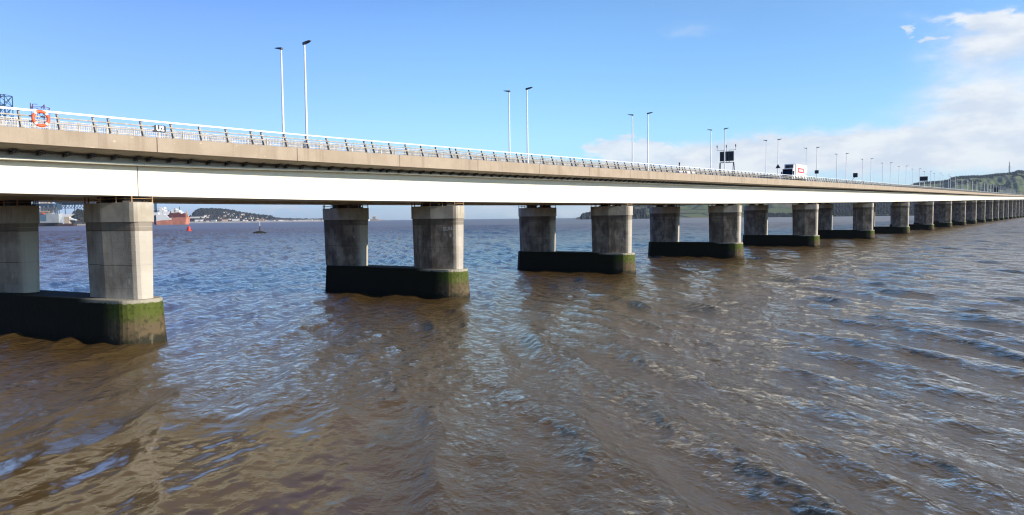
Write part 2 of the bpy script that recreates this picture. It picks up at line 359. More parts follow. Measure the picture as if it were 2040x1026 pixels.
# ------------------------------------------------------------------ piers
PX = [-6.0, 26.84, 59.76, 97.56, 143.27, 200.3, 270.14, 342.31, 415.17, 490.42, 568.9, 646.7, 727.4, 813, 896.7, 980.1, 1072.2, 1171, 1262, 1366, 1472, 1580, 1690, 1800]
COLP = [(0,2.95),(0,5.2),(.75,6.2),(2.15,6.2),(2.9,5.2),(2.9,2.95),(2.2,.5),(2.06,.22),(1.85,.1),(1.05,.1),(.84,.22),(.7,.5)]
BASEP = [(0,1.15),(.05,.9),(.2,.62),(.48,.34),(.8,.12),(1.15,.02),(1.55,0),(1.95,.02),(2.3,.12),(2.62,.34),(2.9,.62),(3.05,.9),(3.1,1.15),(3.1,18.4),(2.2,19.3),(.9,19.3),(0,18.4)]
SKEW = {1: (9.5, 12.6), 2: (3., 13.4), 3: (2., 12.7)}       # the first piers by the shore stand a little askew
for i, xr in enumerate(PX):
    sk, gap = SKEW.get(i, (0., 12.6)); sk = math.radians(sk)
    x0 = xr-1.95; ztopc = zbot(xr)-.47
    m = MB(); m.prism([(p[0], p[1]) for p in BASEP], -1.5, 2.83, -.2)
    m.prism([(p[0]*.97+.045, p[1]*.995+.05) for p in BASEP], 2.83, 2.88, -.03)
    pier = m.build('pier', M_base, bridge); pier.location = (x0-.1, 0, 0)
    pier.rotation_euler = (0, 0, sk); pier.location = Matrix.Translation((xr, .35, 0)) @ (Matrix.Rotation(sk, 4, 'Z') @ Vector((-2.05, -.35, 0)))
    def setp(o, yo, z): o.rotation_euler = (0, 0, -sk); o.location = Vector((2.05, yo+.1, z)) + Matrix.Rotation(-sk, 3, 'Z') @ Vector((-1.95, -.1, 0))
    for yo in (.25, .25+gap):
        cm = MB(); cm.prism(COLP, 2.86, ztopc-1.3, .08); cm.v = [(a, b, c-2.86) for a, b, c in cm.v]
        col = cm.build('column', M_col, pier); setp(col, yo, 2.86)
        cm = MB(); q = [(p[0]+(.07 if p[0] > 1.4 else -.07), p[1]+(.07 if p[1] > 3 else -.07)) for p in COLP]
        cm.prism(q, -1.3, 0, 0); q2 = [(p[0]*.9+.145, p[1]*.93+.2) for p in q]
        cap = cm.build('column_cap', M_cap, pier); setp(cap, yo, ztopc)
        for ya in (1.2, 3.6):
            cm = MB(); cm.box(.6, 2.3, ya, ya+1.25, -.02, .12); cm.box(.8, 2.1, ya+.15, ya+1.1, .11, .35); cm.box(.65, 2.25, ya+.05, ya+1.2, .34, .44)
            setp(cm.build('bearing', M_dark, pier), yo, ztopc)
        if i < 9:                                    # inspection handrail round the column head
            cm = MB(); ring = [(-.02,2.9),(-.02,5.1),(.72,6.2),(2.2,6.2),(2.9,5.1),(2.9,2.9),(2.15,.3),(.75,.3)]
            for a in range(8):
                p, q = ring[a], ring[(a+1) % 8]; d = math.dist(p, q); n = max(1, int(d/1.1))
                if a == 6: pass
                for t in range(n):
                    xx = p[0]+(q[0]-p[0])*t/n; yy = p[1]+(q[1]-p[1])*t/n
                    cm.box(xx-.035, xx+.035, yy-.035, yy+.035, -.22, .42)
                cm.bar((p[0], p[1], .25), (q[0], q[1], .25), .035)
            setp(cm.build('inspection_rail', M_rust, pier), yo, ztopc)
# painted marks on the concrete: white graffiti and gauge numerals, as thin flat lettering
def text_mesh(name, body, size, material, parent=None, depth=.004, bold=.0):
    cu = bpy.data.curves.new(name, 'FONT'); cu.body = body; cu.size = size; cu.extrude = depth; cu.offset = bold; cu.align_x = 'CENTER'; cu.align_y = 'CENTER'
    t = bpy.data.objects.new(name+'_tmp', cu); C.objects.link(t); dg = bpy.context.evaluated_depsgraph_get(); dg.update()
    me = bpy.data.meshes.new_from_object(t.evaluated_get(dg)); bpy.data.objects.remove(t)
    o = bpy.data.objects.new(name, me); C.objects.link(o); me.materials.clear(); me.materials.append(material)
    if parent: o.parent = parent
    return o
M_chalk = plain('faded_white_paint', (.6, .58, .53), .9, 0, .4, 14.)
cols = [o for o in bridge.children if o.name.startswith('pier')]
def mark(pier_i, col_i, body, size, u, z, tilt=0):      # u along the north-west facet from the ridge
    p = cols[pier_i]; c = [o for o in p.children if o.name.startswith('column') and 'cap' not in o.name][col_i]
    a = Vector((0, 2.95, 0)); b = Vector((.7, .5, 0)); d = (b-a).normalized()
    q = a+d*u; nrm = Vector((d.y, -d.x, 0)).normalized()*1
    if nrm.x > 0: nrm = -nrm
    o = text_mesh('painted_mark', body, size, M_chalk, c, .003, .006)
    q = q + nrm*(.025-.13*0) + Vector((0, 0, z))
    # the facet leans out a little towards the top
    k = .08*(1-z/5.5); q -= nrm*k
    X = d; Z = nrm; Yv = Vector((0,0,1))
    Mx = Matrix(((X.x, Yv.x, Z.x, q.x), (X.y, Yv.y, Z.y, q.y), (X.z, Yv.z, Z.z, q.z), (0,0,0,1)))
    o.matrix_local = Mx @ Matrix.Rotation(tilt, 4, 'Z')
mark(2, 0, 'EUN', .52, 1.95, 4.15, .05); mark(2, 0, '8', .4, 2.25, 3.45)
mark(1, 0, '1', .5, 2.2, 1.2); mark(1, 1, '1', .5, 1.9, 1.3); mark(2, 1, '8', .36, 2.1, 3.3); mark(3, 0, '3', .4, 2.2, 2.0)
# ------------------------------------------------------------------ lamps
def lamp(sign, near):
    root = empty('street_lamp', cat='street lamp')
    h = 10.0; m = MB(); m.lathe([(.16,0),(.16,.9),(.12,.95),(.075,h)], n=10); m.build('pole', M_lamp, root, True)
    m = MB(); m.box(-.2, .2, -.2, .2, -.06, .06); m.build('base_plate', M_steel, root)
    m = MB(); y1 = sign*.85
    m.add([(-.12,-sign*.16,h-.06),(.12,-sign*.16,h-.06),(.12,-sign*.16,h+.14),(-.12,-sign*.16,h+.14),(-.17,y1*.55,h+.06),(.17,y1*.55,h+.06),(.14,y1*.5,h+.2),(-.14,y1*.5,h+.2),(-.12,y1,h+.17),(.12,y1,h+.17),(.12,y1,h+.22),(-.12,y1,h+.22)],
          [(0,1,2,3),(0,4,5,1),(1,5,6,2),(2,6,7,3),(3,7,4,0),(4,8,9,5),(5,9,10,6),(6,10,11,7),(7,11,8,4),(8,11,10,9)])
    m.build('lamp_head', M_head, root); return root
LX = [46.18, 82.4, 118.5, 154.85, 191.96, 229.0, 266.0, 306.2, 345.6, 385.2, 425.3, 465.1]
while LX[-1] < 1480: LX.append(LX[-1]+40)
protoN, protoF = lamp(-1, True), lamp(1, False)
GL = 'street lamps in pairs along the central walkway'
for i, x in enumerate(LX):
    for proto, y, nm in ((protoN, 8.0, 'near'), (protoF, 10.95, 'far')):
        o = proto if i == 0 else copy_tree(proto)
        o.location = (x, y+(.5 if i == 0 and nm == 'far' else 0), ztop(x)+.76)
        side = 'right-hand' if nm == 'near' else 'left-hand'; way = 'right' if nm == 'near' else 'left'
        if i == 0: lb = f'tall pale street lamp, {side} of the pair closest to the viewer, dark head pointing {way}'
        elif i < 12: lb = f'{side} street lamp of the {ORD[i]} pair from the left, head pointing {way}'
        else: lb = f'tiny distant street lamp in the {way}-hand row, past the second wide electronic sign'
        if nm == 'near' and i == 3: lb = 'right-hand street lamp of the fourth pair, in front of the large electronic sign'
        if nm == 'near' and i == 4: lb = 'right-hand street lamp of the fifth pair, carrying a triangular road sign'
        if nm == 'near' and i == 5: lb = 'right-hand street lamp of the sixth pair, carrying a small square sign'
        relabel(o, lb, GL)
# signs on the lamps and the electronic signs over the walkway
x = LX[4]; sg = empty('road_sign', (x-.12, 8.0, on_y(1549, 331, 8.0).z), 0, 'dark back of a triangular road sign on a lamp post left of the lorry', 'road sign')
m = MB(); r = .62; m.add([(-.02, r, -.5),(-.02,-r,-.5),(-.02,0,.58),(.02, r,-.5),(.02,-r,-.5),(.02,0,.58)], [(0,1,2),(5,4,3),(0,3,4,1),(1,4,5,2),(2,5,3,0)]); m.build('panel', M_sign, sg)
m = MB(); m.box(-.02, .06, -.05, .05, -1.9, -.52); m.build('bracket', M_sign, sg)
x = LX[5]; sg = empty('road_sign', (x-.14, 8.0, on_y(1630, 343, 8.0).z), 0, 'small square road sign seen from behind on a lamp post right of the lorry', 'road sign')
m = MB(); m.box(-.02, .02, -.55, .55, -.5, .5); m.build('panel', M_sign, sg); m = MB(); m.box(.021, .08, -.5, .5, -.05, .05); m.build('bracket', M_steel, sg)
def vms(x, w, h, z0, label, posts=True):
    zb = ztop(x)+.72
    root = empty('electronic_sign', (x, 9.4, zb), 0, label, 'electronic sign'); z0 -= zb
    m = MB(); m.box(-.18, .18, -w/2, w/2, z0, z0+h); pa = m.build('panel', M_sign, root)
    m = MB()
    for k in range(1, 6): yk = -w/2+w*k/6; m.box(-.2, -.181, yk-.02, yk+.02, z0+.05, z0+h-.05)
    m.build('panel_rib', M_steel, pa)
    m = MB(); m.bar((0,-w/2-.05,z0-.3), (0,w/2+.05,z0-.3), .16); m.bar((0,-.5,z0-.3), (0,-.5,z0), .12); m.bar((0,.5,z0-.3), (0,.5,z0), .12); m.build('cross_beam', M_steel, root)
    for s in (-1, 1):
        m = MB(); m.bar((0, s*(w/2-.05), z0-.3), (0, s*(w/2-.25), 0), .13); m.bar((0, s*(w/2+.05), z0-.3), (0, s*(w/2+.35), 0), .13); m.build('leg', M_steel, root)
    if posts:
        for yk in (-1, 0, 1):
            m = MB(); yy = yk*(w/2+.55)
            if yk: m.bar((-.3, yk*w*.2, z0-.2), (-.3, yk*w*.2, z0+h+.25), .07); m.bar((-.3, yk*w*.2, z0+h+.25), (-.3, yy, z0+h+.25), .07)
            else: m.bar((-.3, 0, z0-.2), (-.3, 0, z0+h+.4), .07)
            m.bar((-.3, yy, z0+h+.25), (-.3, yy, z0+h+.85), .1, n=6); m.lathe([(.07,0),(.15,.35),(.13,.6),(.05,.65)], (-.3, yy, z0+h+.8), 8); m.build('camera_mast', M_steel, root)
    return root
xs_ = 160.0
zA = on_y(1452, 321, 9.4); zB = on_y(1452, 301.5, 9.4)
vms(xs_, 3.0, 2.05, zA.z-.05, 'large dark electronic sign with three camera masts on top, on splayed legs over the walkway')
zA = on_y(1843, 361, 9.4)
vms(450., 3.9, 2.3, zA.z, 'wide dark electronic sign far along the bridge, above the distant trees', False)
v = empty('electronic_sign', (1000., 9.4, ztop(1000)+.72), 0, 'tiny black electronic sign among the far lamps in front of green fields', 'electronic sign')
m = MB(); m.box(-.3, .3, -2.4, 2.4, 2.4, 7.2); m.build('panel', M_sign, v)
for s in (-1.5, 1.5): m = MB(); m.box(-.15, .15, s-.15, s+.15, 0, 2.4); m.build('leg', M_steel, v)
p = on_y(1704, 349, -1.0); sg = empty('road_sign', (p.x, -1.0, ztop(p.x)-.08), 0, 'small dark square sign on a bent thin post above the near parapet', 'road sign'); zz = p.z-ztop(p.x)+.08
m = MB(); m.box(-.05, .05, -.62, .62, zz-.62, zz+.62); m.build('panel', M_sign, sg)
m = MB(); m.bar((.08, .75, 0), (.08, .75, zz-1.2), .09); m.bar((.08, .75, zz-1.2), (.08, .1, zz-.55), .09); m.build('post', M_steel, sg)
p = on_y(1353.5, 329, -.8); o = MB(); o.lathe([(.09,0),(.09,p.z-ztop(p.x)+.2),(.13,p.z-ztop(p.x)+.25),(.13,p.z-ztop(p.x)+.45),(.02,p.z-ztop(p.x)+.5)], n=8)
o = o.build('marker_post', M_dark); o.location = (p.x, -.8, ztop(p.x)-.06); tag(o, 'short dark post rising just above the railing left of the large electronic sign', 'post')
pa, pb = on_y(1348, 341, -1.2), on_y(1387, 344, -1.2)
m = MB(); m.sweep([pa.x, (pa.x+pb.x)/2, pb.x], lambda x: [(-1.45, ztop(x)-.1), (-.95, ztop(x)-.1), (-1.12, ztop(x)+.42), (-1.28, ztop(x)+.42)])
tag(m.build('barrier', M_white), 'low white barrier section standing behind the railing near the short dark post', 'barrier')
# ------------------------------------------------------------------ things on the railing
p = on_y(82, 236, -2.3)
lb = empty('lifebuoy', (p.x, -2.26, p.z), 0, 'orange lifebuoy ring with white bands hanging on the railing', 'lifebuoy')
def torus(R, r, n=48, k=12, a0=0, a1=2*math.pi):
    vs = []; full = abs(a1-a0-2*math.pi) < 1e-6; m_ = n if full else n+1
    for i in range(m_):
        t = a0+(a1-a0)*i/n
        for j in range(k):
            q = 2*math.pi*j/k; rr = R+r*math.cos(q); vs.append((rr*math.cos(t), r*math.sin(q)*.85, rr*math.sin(t)))
    fs = [(i*k+j, ((i+1) % m_)*k+j, ((i+1) % m_)*k+(j+1) % k, i*k+(j+1) % k) for i in range(n) for j in range(k)]
    b = MB(); b.add(vs, fs); return b
torus(.4, .09).build('ring', M_orange, lb, True)
for a in (45, 135, 225, 315):
    torus(.4, .097, 5, 12, math.radians(a-9), math.radians(a+9)).build('band', M_white, lb, True)
m = MB(); m.bar((0, .12, .28), (0, .12, .42), .05); m.bar((-.12, .12, .36), (.12, .12, .36), .04); m.build('holder', M_dark, lb)
p = on_y(318, 256.5, -2.15)
us = empty('sign', (p.x, -2.2, p.z), 0, 'small dark rounded sign reading U2 in white on the railing', 'sign')
m = MB(); q = []
for cx, cz, a in ((.3,.13,0),(-.3,.13,90),(-.3,-.13,180),(.3,-.13,270)):
    for t in range(0, 91, 30): q.append((cx+.09*math.cos(math.radians(a+t)), cz+.09*math.sin(math.radians(a+t))))
n = len(q); m.add([(u, -.012, w) for u, w in q]+[(u, .012, w) for u, w in q], [tuple(range(n)), tuple(range(2*n-1, n-1, -1))]+[(i, n+i, n+(i+1) % n, (i+1) % n) for i in range(n)])
m.build('plate', M_sign, us)
t = text_mesh('lettering', 'U2', .44, M_white, us, .004, .022); t.rotation_euler = (math.pi/2, 0, 0); t.location = (0, -.02, 0)
# ------------------------------------------------------------------ lorry
tx = 179.0; tr = empty('lorry', (tx, .8, ztop(tx+5)-.05), 0, 'white refrigerated lorry with a red panel on its side driving towards the viewer', 'lorry')
m = MB()
m.add([(0,.05,.5),(0,2.45,.5),(0,2.45,1.3),(0,.05,1.3),(.35,.1,2.75),(.35,2.4,2.75),(.7,.15,2.95),(.7,2.35,2.95),(2.1,.05,.5),(2.1,2.45,.5),(2.1,2.4,2.95),(2.1,.1,2.95)],
      [(0,1,2,3),(3,2,5,4),(4,5,7,6),(6,7,10,11),(8,11,10,9),(0,3,4,6,11,8),(1,9,10,7,5,2),(0,8,9,1)]); cab = m.build('cab', M_white, tr)
m = MB(); m.add([(-.02,.16,1.38),(-.02,2.34,1.38),(.3,2.3,2.68),(.3,.2,2.68),(.03,.16,1.38),(.03,2.34,1.38),(.36,2.3,2.68),(.36,.2,2.68)], [(0,1,2,3),(7,6,5,4),(0,4,5,1),(1,5,6,2),(2,6,7,3),(3,7,4,0)]); m.build('windscreen', M_glass, cab)
m = MB(); m.box(.55, 1.4, .02, .045, 1.45, 2.45); m.build('side_window', M_glass, cab)
m = MB(); m.box(-.03, 0, .4, 2.1, .75, 1.15); m.build('grille', M_dark, cab)
m = MB(); m.box(-.12, .3, .15, 2.35, 2.7, 2.82); m.build('sun_visor', M_dark, cab)
for y in (-.18, 2.5):
    m = MB(); m.box(.05, .2, y, y+.2, 1.6, 2.3); m.build('mirror', M_dark, cab)
for y in (.12, 2.08):
    m = MB(); m.box(-.04, 0, y, y+.3, .6, .8); m.build('headlight', M_white, cab)
m = MB(); m.box(2.35, 12.0, 0, 2.5, .95, 4.12); body = m.build('cargo_box', M_white, tr)
m = MB(); m.box(1.35, 2.34, .2, 2.3, 3.0, 3.95); fr = m.build('refrigeration_unit', M_white, tr)
m = MB(); m.box(1.32, 1.35, .35, 2.05, 3.15, 3.8); m.build('vent_grille', M_glass, fr)
m = MB(); m.box(4.0, 9.2, -.012, 0, 2.15, 3.25); pn = m.build('red_panel', M_red, body)
m = MB()
for k in range(4): m.box(4.9+k*.95, 5.6+k*.95, -.02, -.012, 2.45, 2.98)
m.build('white_lettering_blocks', M_white, pn)
m = MB(); m.box(2.6, 2.9, -.015, 0, 2.4, 3.9); m.build('dark_stripe', M_steel, body)
for a, b_, c_ in ((10.2, 1.6, .35), (10.9, 2.6, .5), (10.6, 3.3, .4), (9.7, 1.3, .3), (11.3, 1.9, .45)):
    m = MB(); m.box(a, a+c_, -.012, 0, b_, b_+c_*.8); m.build('side_marking', M_steel, body)
m = MB(); m.box(1.9, 11.9, .3, 2.2, .6, .95); m.build('chassis', M_dark, tr)
for x in (1.0, 8.6, 10.0):
    for y in (.05, 2.15):
        m = MB(); n = 18; m.add([(x+.5*math.cos(2*math.pi*i/n), y+yy, .5+.5*math.sin(2*math.pi*i/n)) for yy in (0, .3) for i in range(n)], [tuple(range(n)), tuple(range(2*n-1, n-1, -1))]+[(i, (i+1) % n, n+(i+1) % n, n+i) for i in range(n)])
        m.build('wheel', M_tyre, tr)
# ------------------------------------------------------------------ far things on the left, each in a frame facing the viewer
def yh(x): return 436.5-.0115*(x-900)
RZ = yaw-math.pi/2
def frame(name, px, D, label, cat, group=None):
    p = at(px, yh(px), D); o = empty(name, (p.x, p.y, 0), RZ, label, cat, group)
    s = D/f
    return o, s, (lambda x: (x-px)*s), (lambda y: (yh(px)-y)*s+CH)
def lattice(m, x0, x1, z0, z1, y0, y1, bays, w):
    for x in (x0, x1):
        for y in (y0, y1): m.bar((x, y, z0), (x, y, z1), w)
    for k in range(bays+1):
        z = z0+(z1-z0)*k/bays
        for a, b in (((x0,y0),(x1,y0)),((x1,y0),(x1,y1)),((x1,y1),(x0,y1)),((x0,y1),(x0,y0))):
            m.bar((*a, z), (*b, z), w*.7)
            if k < bays:
                zn = z0+(z1-z0)*(k+1)/bays; m.bar((*a, z), (*b, zn), w*.6); m.bar((*b, z), (*a, zn), w*.6)
o, s, X, Z = frame('drilling_rig', 10, 1750, 'dark blue lattice leg of a drilling rig rising above the railing at far left', 'drilling rig')
m = MB(); lattice(m, X(3), X(28), 0, Z(193), -14, 14, 12, 1.5); m.build('leg', M_rigb, o)
m = MB(); lattice(m, X(-40), X(-15), 0, Z(190), 0, 26, 12, 1.5); m.build('leg', M_rigb, o)
m = MB(); lattice(m, X(3)-60, X(28)-60, 0, Z(201), 50, 78, 10, 1.4); m.build('leg', M_rigb, o)
m = MB(); m.box(X(-60), X(45), -20, 90, 14, 30); m.build('platform', M_rigb, o)
m = MB(); m.box(X(4), X(12), -4, 4, Z(194), Z(190)); m.build('leg_cap', M_rigb, o)
o, s, X, Z = frame('drilling_rig', 90, 2550, 'maroon lattice rig behind the lifebuoy, with buff lower legs behind the grey ship', 'drilling rig')
m = MB(); lattice(m, X(78), X(103), Z(390), Z(216), -16, 16, 7, 1.3)
for a, b in ((77, 209), (81, 211), (104, 212)): m.bar((X(a), -16, Z(220)), (X(a), -16, Z(b)), 2)
m.bar((X(81), -16, Z(211)), (X(91), -16, Z(211.5)), 1.6); m.bar((X(97), -16, Z(219)), (X(104), -16, Z(213)), 1.6); m.build('leg', M_rigm, o)
m = MB(); lattice(m, X(86), X(101), 10, Z(392), -8, 8, 4, 2.4); m.build('lower_leg', M_rigy, o)
m = MB(); m.box(X(74), X(116), -25, 25, Z(418), Z(406)); m.build('platform', M_rigb, o)
m = MB(); m.bar((X(95), 0, Z(404)), (X(116), 0, Z(390)), 1.6); m.bar((X(113), 0, Z(405)), (X(113), 0, Z(386)), 1.8); m.bar((X(104), 0, Z(404)), (X(118), 0, Z(398)), 1.3); m.build('crane', M_rigb, o)
o, s, X, Z = frame('helideck', 142, 2600, 'dark raised helideck on truss legs right of the grey ship', 'helideck')
m = MB(); m.add([(X(117), -20, Z(402.5)), (X(185), -20, Z(402.5)), (X(185), 20, Z(402.5)), (X(117), 20, Z(402.5)), (X(121), -14, Z(408)), (X(185), -14, Z(408)), (X(185), 14, Z(408)), (X(121), 14, Z(408))], [(0,1,2,3),(4,7,6,5),(0,4,5,1),(1,5,6,2),(2,6,7,3),(3,7,4,0)]); m.build('deck', M_rigb, o)
m = MB()
for a in range(120, 182, 6): m.bar((X(a), 0, Z(408)), (X(a+5), 0, Z(415)), 1.2); m.bar((X(a+5), 0, Z(415)), (X(a+8), 0, Z(408)), 1.2)
for a in (119, 131, 150, 176): m.bar((X(a), 0, 0), (X(a), 0, Z(408)), 1.8)
m.bar((X(120), 0, Z(415)), (X(182), 0, Z(415)), 1.2); m.build('truss', M_rigb, o)
m = MB(); m.box(X(138), X(150), -5, 5, Z(402.4), Z(399)); m.build('deckhouse', M_hullg, o)
o, s, X, Z = frame('ship', 98, 2400, 'grey hulled ship moored behind the first pier, with an orange lifeboat on its side', 'ship')
def hull(m, x0, x1, ztop0, zt1, y0, y1, rake, z0=0.):
    # rake: how far the bow leans past x1 at deck level
    m.add([(x0,y0,z0),(x1,y0,z0),(x1+.01,(y0+y1)/2,z0),(x1,y1,z0),(x0,y1,z0),(x0,y0,ztop0),(x1,y0,zt1),(x1+rake,(y0+y1)/2,zt1+1),(x1,y1,zt1),(x0,y1,ztop0)],
          [(4,3,2,1,0),(5,6,7,8,9),(0,1,6,5),(1,2,7,6),(2,3,8,7),(3,4,9,8),(4,0,5,9)])
m = MB(); hull(m, X(20), X(122), Z(424), Z(426), -12, 12, X(129)-X(122), Z(444)); hu = m.build('hull', M_hullg, o)
m = MB(); m.box(X(20), X(121), -11, 11, -2, Z(444)); m.build('lower_hull', M_dark, hu)
m = MB(); m.lathe([(.1,-3.4),(2.2,-2.6),(2.9,0),(2.2,2.4),(.1,3)], n=14); b_ = m.build('lifeboat', M_orange, o, True); b_.location = (X(92), -14, Z(425.5)); b_.scale = (2.1, .8, .85)
m = MB(); m.box(X(72), X(84), -8, 8, Z(425), Z(417)); m.box(X(72), X(80), -6, 6, Z(417), Z(411)); m.box(X(84), X(100), -8, 8, Z(425), Z(422)); m.build('deckhouse', M_hullg, o)
m = MB()
for a in range(86, 118, 4): m.box(X(a), X(a+1.5), -7, -3, Z(424), Z(409+random.random()*9))
for a, b in ((84, 414), (100, 416), (108, 419)): m.bar((X(a), -6, Z(b)), (X(a+13), -4, Z(b+2*random.random())), 1.4)
m.build('deck_gear', M_steel, o)
m = MB(); m.box(X(86), X(104), -13, -9, Z(423), Z(421.3)); m.build('boat_davit', M_rigy, o)
m = MB()
for a, b in ((112, 409), (115, 404)): m.bar((X(a), 0, Z(426)), (X(a), 0, Z(b)), 2.2)
m.build('mast', M_rigb, o)
o, s, X, Z = frame('barge', 140, 2350, 'white and rust coloured pointed structure moored at the end of the grey ship', 'barge')
m = MB(); m.add([(X(127),-7,Z(427)),(X(148),-7,Z(426)),(X(139),-7,Z(432)),(X(128),-7,Z(432)),(X(127),7,Z(427)),(X(148),7,Z(426)),(X(139),7,Z(432)),(X(128),7,Z(432))], [(0,1,2,3),(7,6,5,4),(0,4,5,1),(1,5,6,2),(2,6,7,3),(3,7,4,0)]); m.build('upper_deck', M_white, o)
m = MB(); m.add([(X(138),-6,Z(433)),(X(152),-6,Z(438)),(X(152),-6,Z(439)),(X(138),-6,Z(438)),(X(138),6,Z(433)),(X(152),6,Z(438)),(X(152),6,Z(439)),(X(138),6,Z(438))], [(0,1,2,3),(7,6,5,4),(0,4,5,1),(1,5,6,2),(2,6,7,3),(3,7,4,0)]); m.build('ramp', M_white, o)
m = MB(); m.box(X(130), X(140), -6, 6, Z(445), Z(432)); m.build('pontoon_house', M_walls[1], o)
m = MB(); m.box(X(122), X(150), -9, 9, -1.5, Z(446.5)); m.build('pontoon', M_rustp, o)
# orange and white supply ship
o, s, X, Z = frame('ship', 342, 2300, 'orange red and white supply ship in the estuary, left of the wooded town hill', 'ship')
m = MB()
def plate(m, pts, y0, y1):
    n = len(pts); m.add([(X(a), y0, Z(b)) for a, b in pts]+[(X(a), y1, Z(b)) for a, b in pts], [tuple(range(n)), tuple(range(2*n-1, n-1, -1))]+[(i, n+i, n+(i+1) % n, (i+1) % n) for i in range(n)])
WL = 447.5
plate(m, [(316,WL),(373,WL),(375.5,432.5),(346,434),(330,437),(314.5,438)], -14, 14); h_ = m.build('hull', M_hullo, o)
m = MB(); plate(m, [(316,440),(315.5,428),(330,427),(336,429),(341,434),(346,434),(346,438),(330,438.5)], -14.3, 14.3); m.build('forward_superstructure', M_white, o)
m = MB(); plate(m, [(310.5,WL-.5),(316.2,WL),(315.6,428),(311.2,429)], -13, 13); m.build('bow', M_hullb, h_)
m = MB()
for a, b, c in ((321,327,414),(328,331,418),(331,340,421)): m.box(X(a), X(b), -9, 9, Z(428), Z(c))
m.box(X(318), X(330), -8, 8, Z(416), Z(413)); m.build('accommodation', M_white, o)
m = MB()
for a, b, c in ((344,356,417.5),(349,353,416),(356,360,419),(360,364,422)): m.box(X(a), X(b), -8, 8, Z(434), Z(c))
m.build('aft_deckhouse', M_white, o)
m = MB(); plate(m, [(340,433),(343,424),(352,425),(358,423),(364,426),(371,425),(372,432.5)], -11, 11); m.build('deck_gear', M_maroon, o)
m = MB()
for a, t, b in ((358.5, 412, 425), (337, 419, 428), (349, 415, 420)): m.bar((X(a), 0, Z(b)), (X(a), 0, Z(t)), 1.3)
m.bar((X(333), 0, Z(427)), (X(339), 0, Z(421)), 1.6); m.build('mast', M_dark, o)
m = MB(); m.bar((X(371.5), 0, Z(434)), (X(372.5), 0, Z(421)), 2.4); m.bar((X(372.5), 0, Z(421)), (X(375.5), 0, Z(433)), 2); m.build('stern_frame', M_rigy, o)
o, s, X, Z = frame('ship', 300, 2500, 'red and white ship mostly hidden behind the lit edge of the first pier', 'ship')
m = MB(); plate(m, [(270,446),(310.5,446),(311.5,438),(270,438)], -12, 12); m.build('hull', M_hullo, o)
m = MB(); plate(m, [(270,438.2),(310.5,438.2),(311,433),(270,432)], -11.8, 11.8); m.build('bulwark', M_white, o)
m = MB()
for a, b, c in ((280,300,420),(303,318,423.5)): m.box(X(a), X(b), -7, 7, Z(434), Z(c))
m.build('superstructure', M_white, o)
m = MB(); lattice(m, X(309.5), X(312.5), Z(424), Z(394), -2.5, 2.5, 8, .9); m.build('lattice_mast', M_rigb, o)
m = MB(); m.box(X(303), X(322), -6, 6, Z(421.5), Z(419.8)); m.build('gantry', M_dark, o)
# buoy and beacon rock in the channel
p = O+ray(376.5, 460.6)*(-CH/ray(376.5, 460.6).z); D = (p-O).dot(Vector((CY, SY, 0))); s = D/f
b_ = empty('channel_buoy', (p.x, p.y, 0), 0, 'red can shaped channel buoy floating between the ships and the beacon', 'buoy')
m = MB(); m.lathe([(4.6*s,-1),(5.0*s,.6*s),(4.7*s,1.6*s),(3.3*s,3.2*s),(2.9*s,8.6*s)], n=18); m.build('float', M_buoy, b_)
m = MB(); m.lathe([(1.6*s,8.6*s),(1.6*s,9.6*s),(.5*s,10.2*s)], n=10); m.build('lantern', M_buoy, b_)
p = O+ray(518, 465)*(-CH/ray(518, 465).z); D = (p-O).dot(Vector((CY, SY, 0))); s = D/f
bk = empty('beacon', (p.x, p.y, 0), RZ, 'thin beacon post, white above and rusty below, on a low dark weedy rock', 'beacon')
m = MB(); n = 20
vs = []
for k, (rr, z) in enumerate(((16,-1.5),(14.5,.8),(11,2.6),(6,3.9),(.5,4.5))):
    for i in range(n):
        t = 2*math.pi*i/n; q = rr*s*(1+.12*math.sin(3*t+k)+.08*random.uniform(-1,1)); vs.append((q*math.cos(t)-1*s, q*.5*math.sin(t), z*s*(1+.1*math.sin(2*t))))
m.add(vs, [(k*n+i, k*n+(i+1) % n, (k+1)*n+(i+1) % n, (k+1)*n+i) for k in range(4) for i in range(n)]+[tuple(range(4*n, 5*n))]); m.build('rock', M_weed, bk)
m = MB(); m.lathe([(1.1*s, 3*s),(1.0*s, 14.5*s)], n=10); m.build('lower_post', M_rustp, bk)
m = MB(); m.lathe([(.55*s, 14.5*s),(.4*s, 25*s)], n=8); m.build('upper_post', M_white, bk)
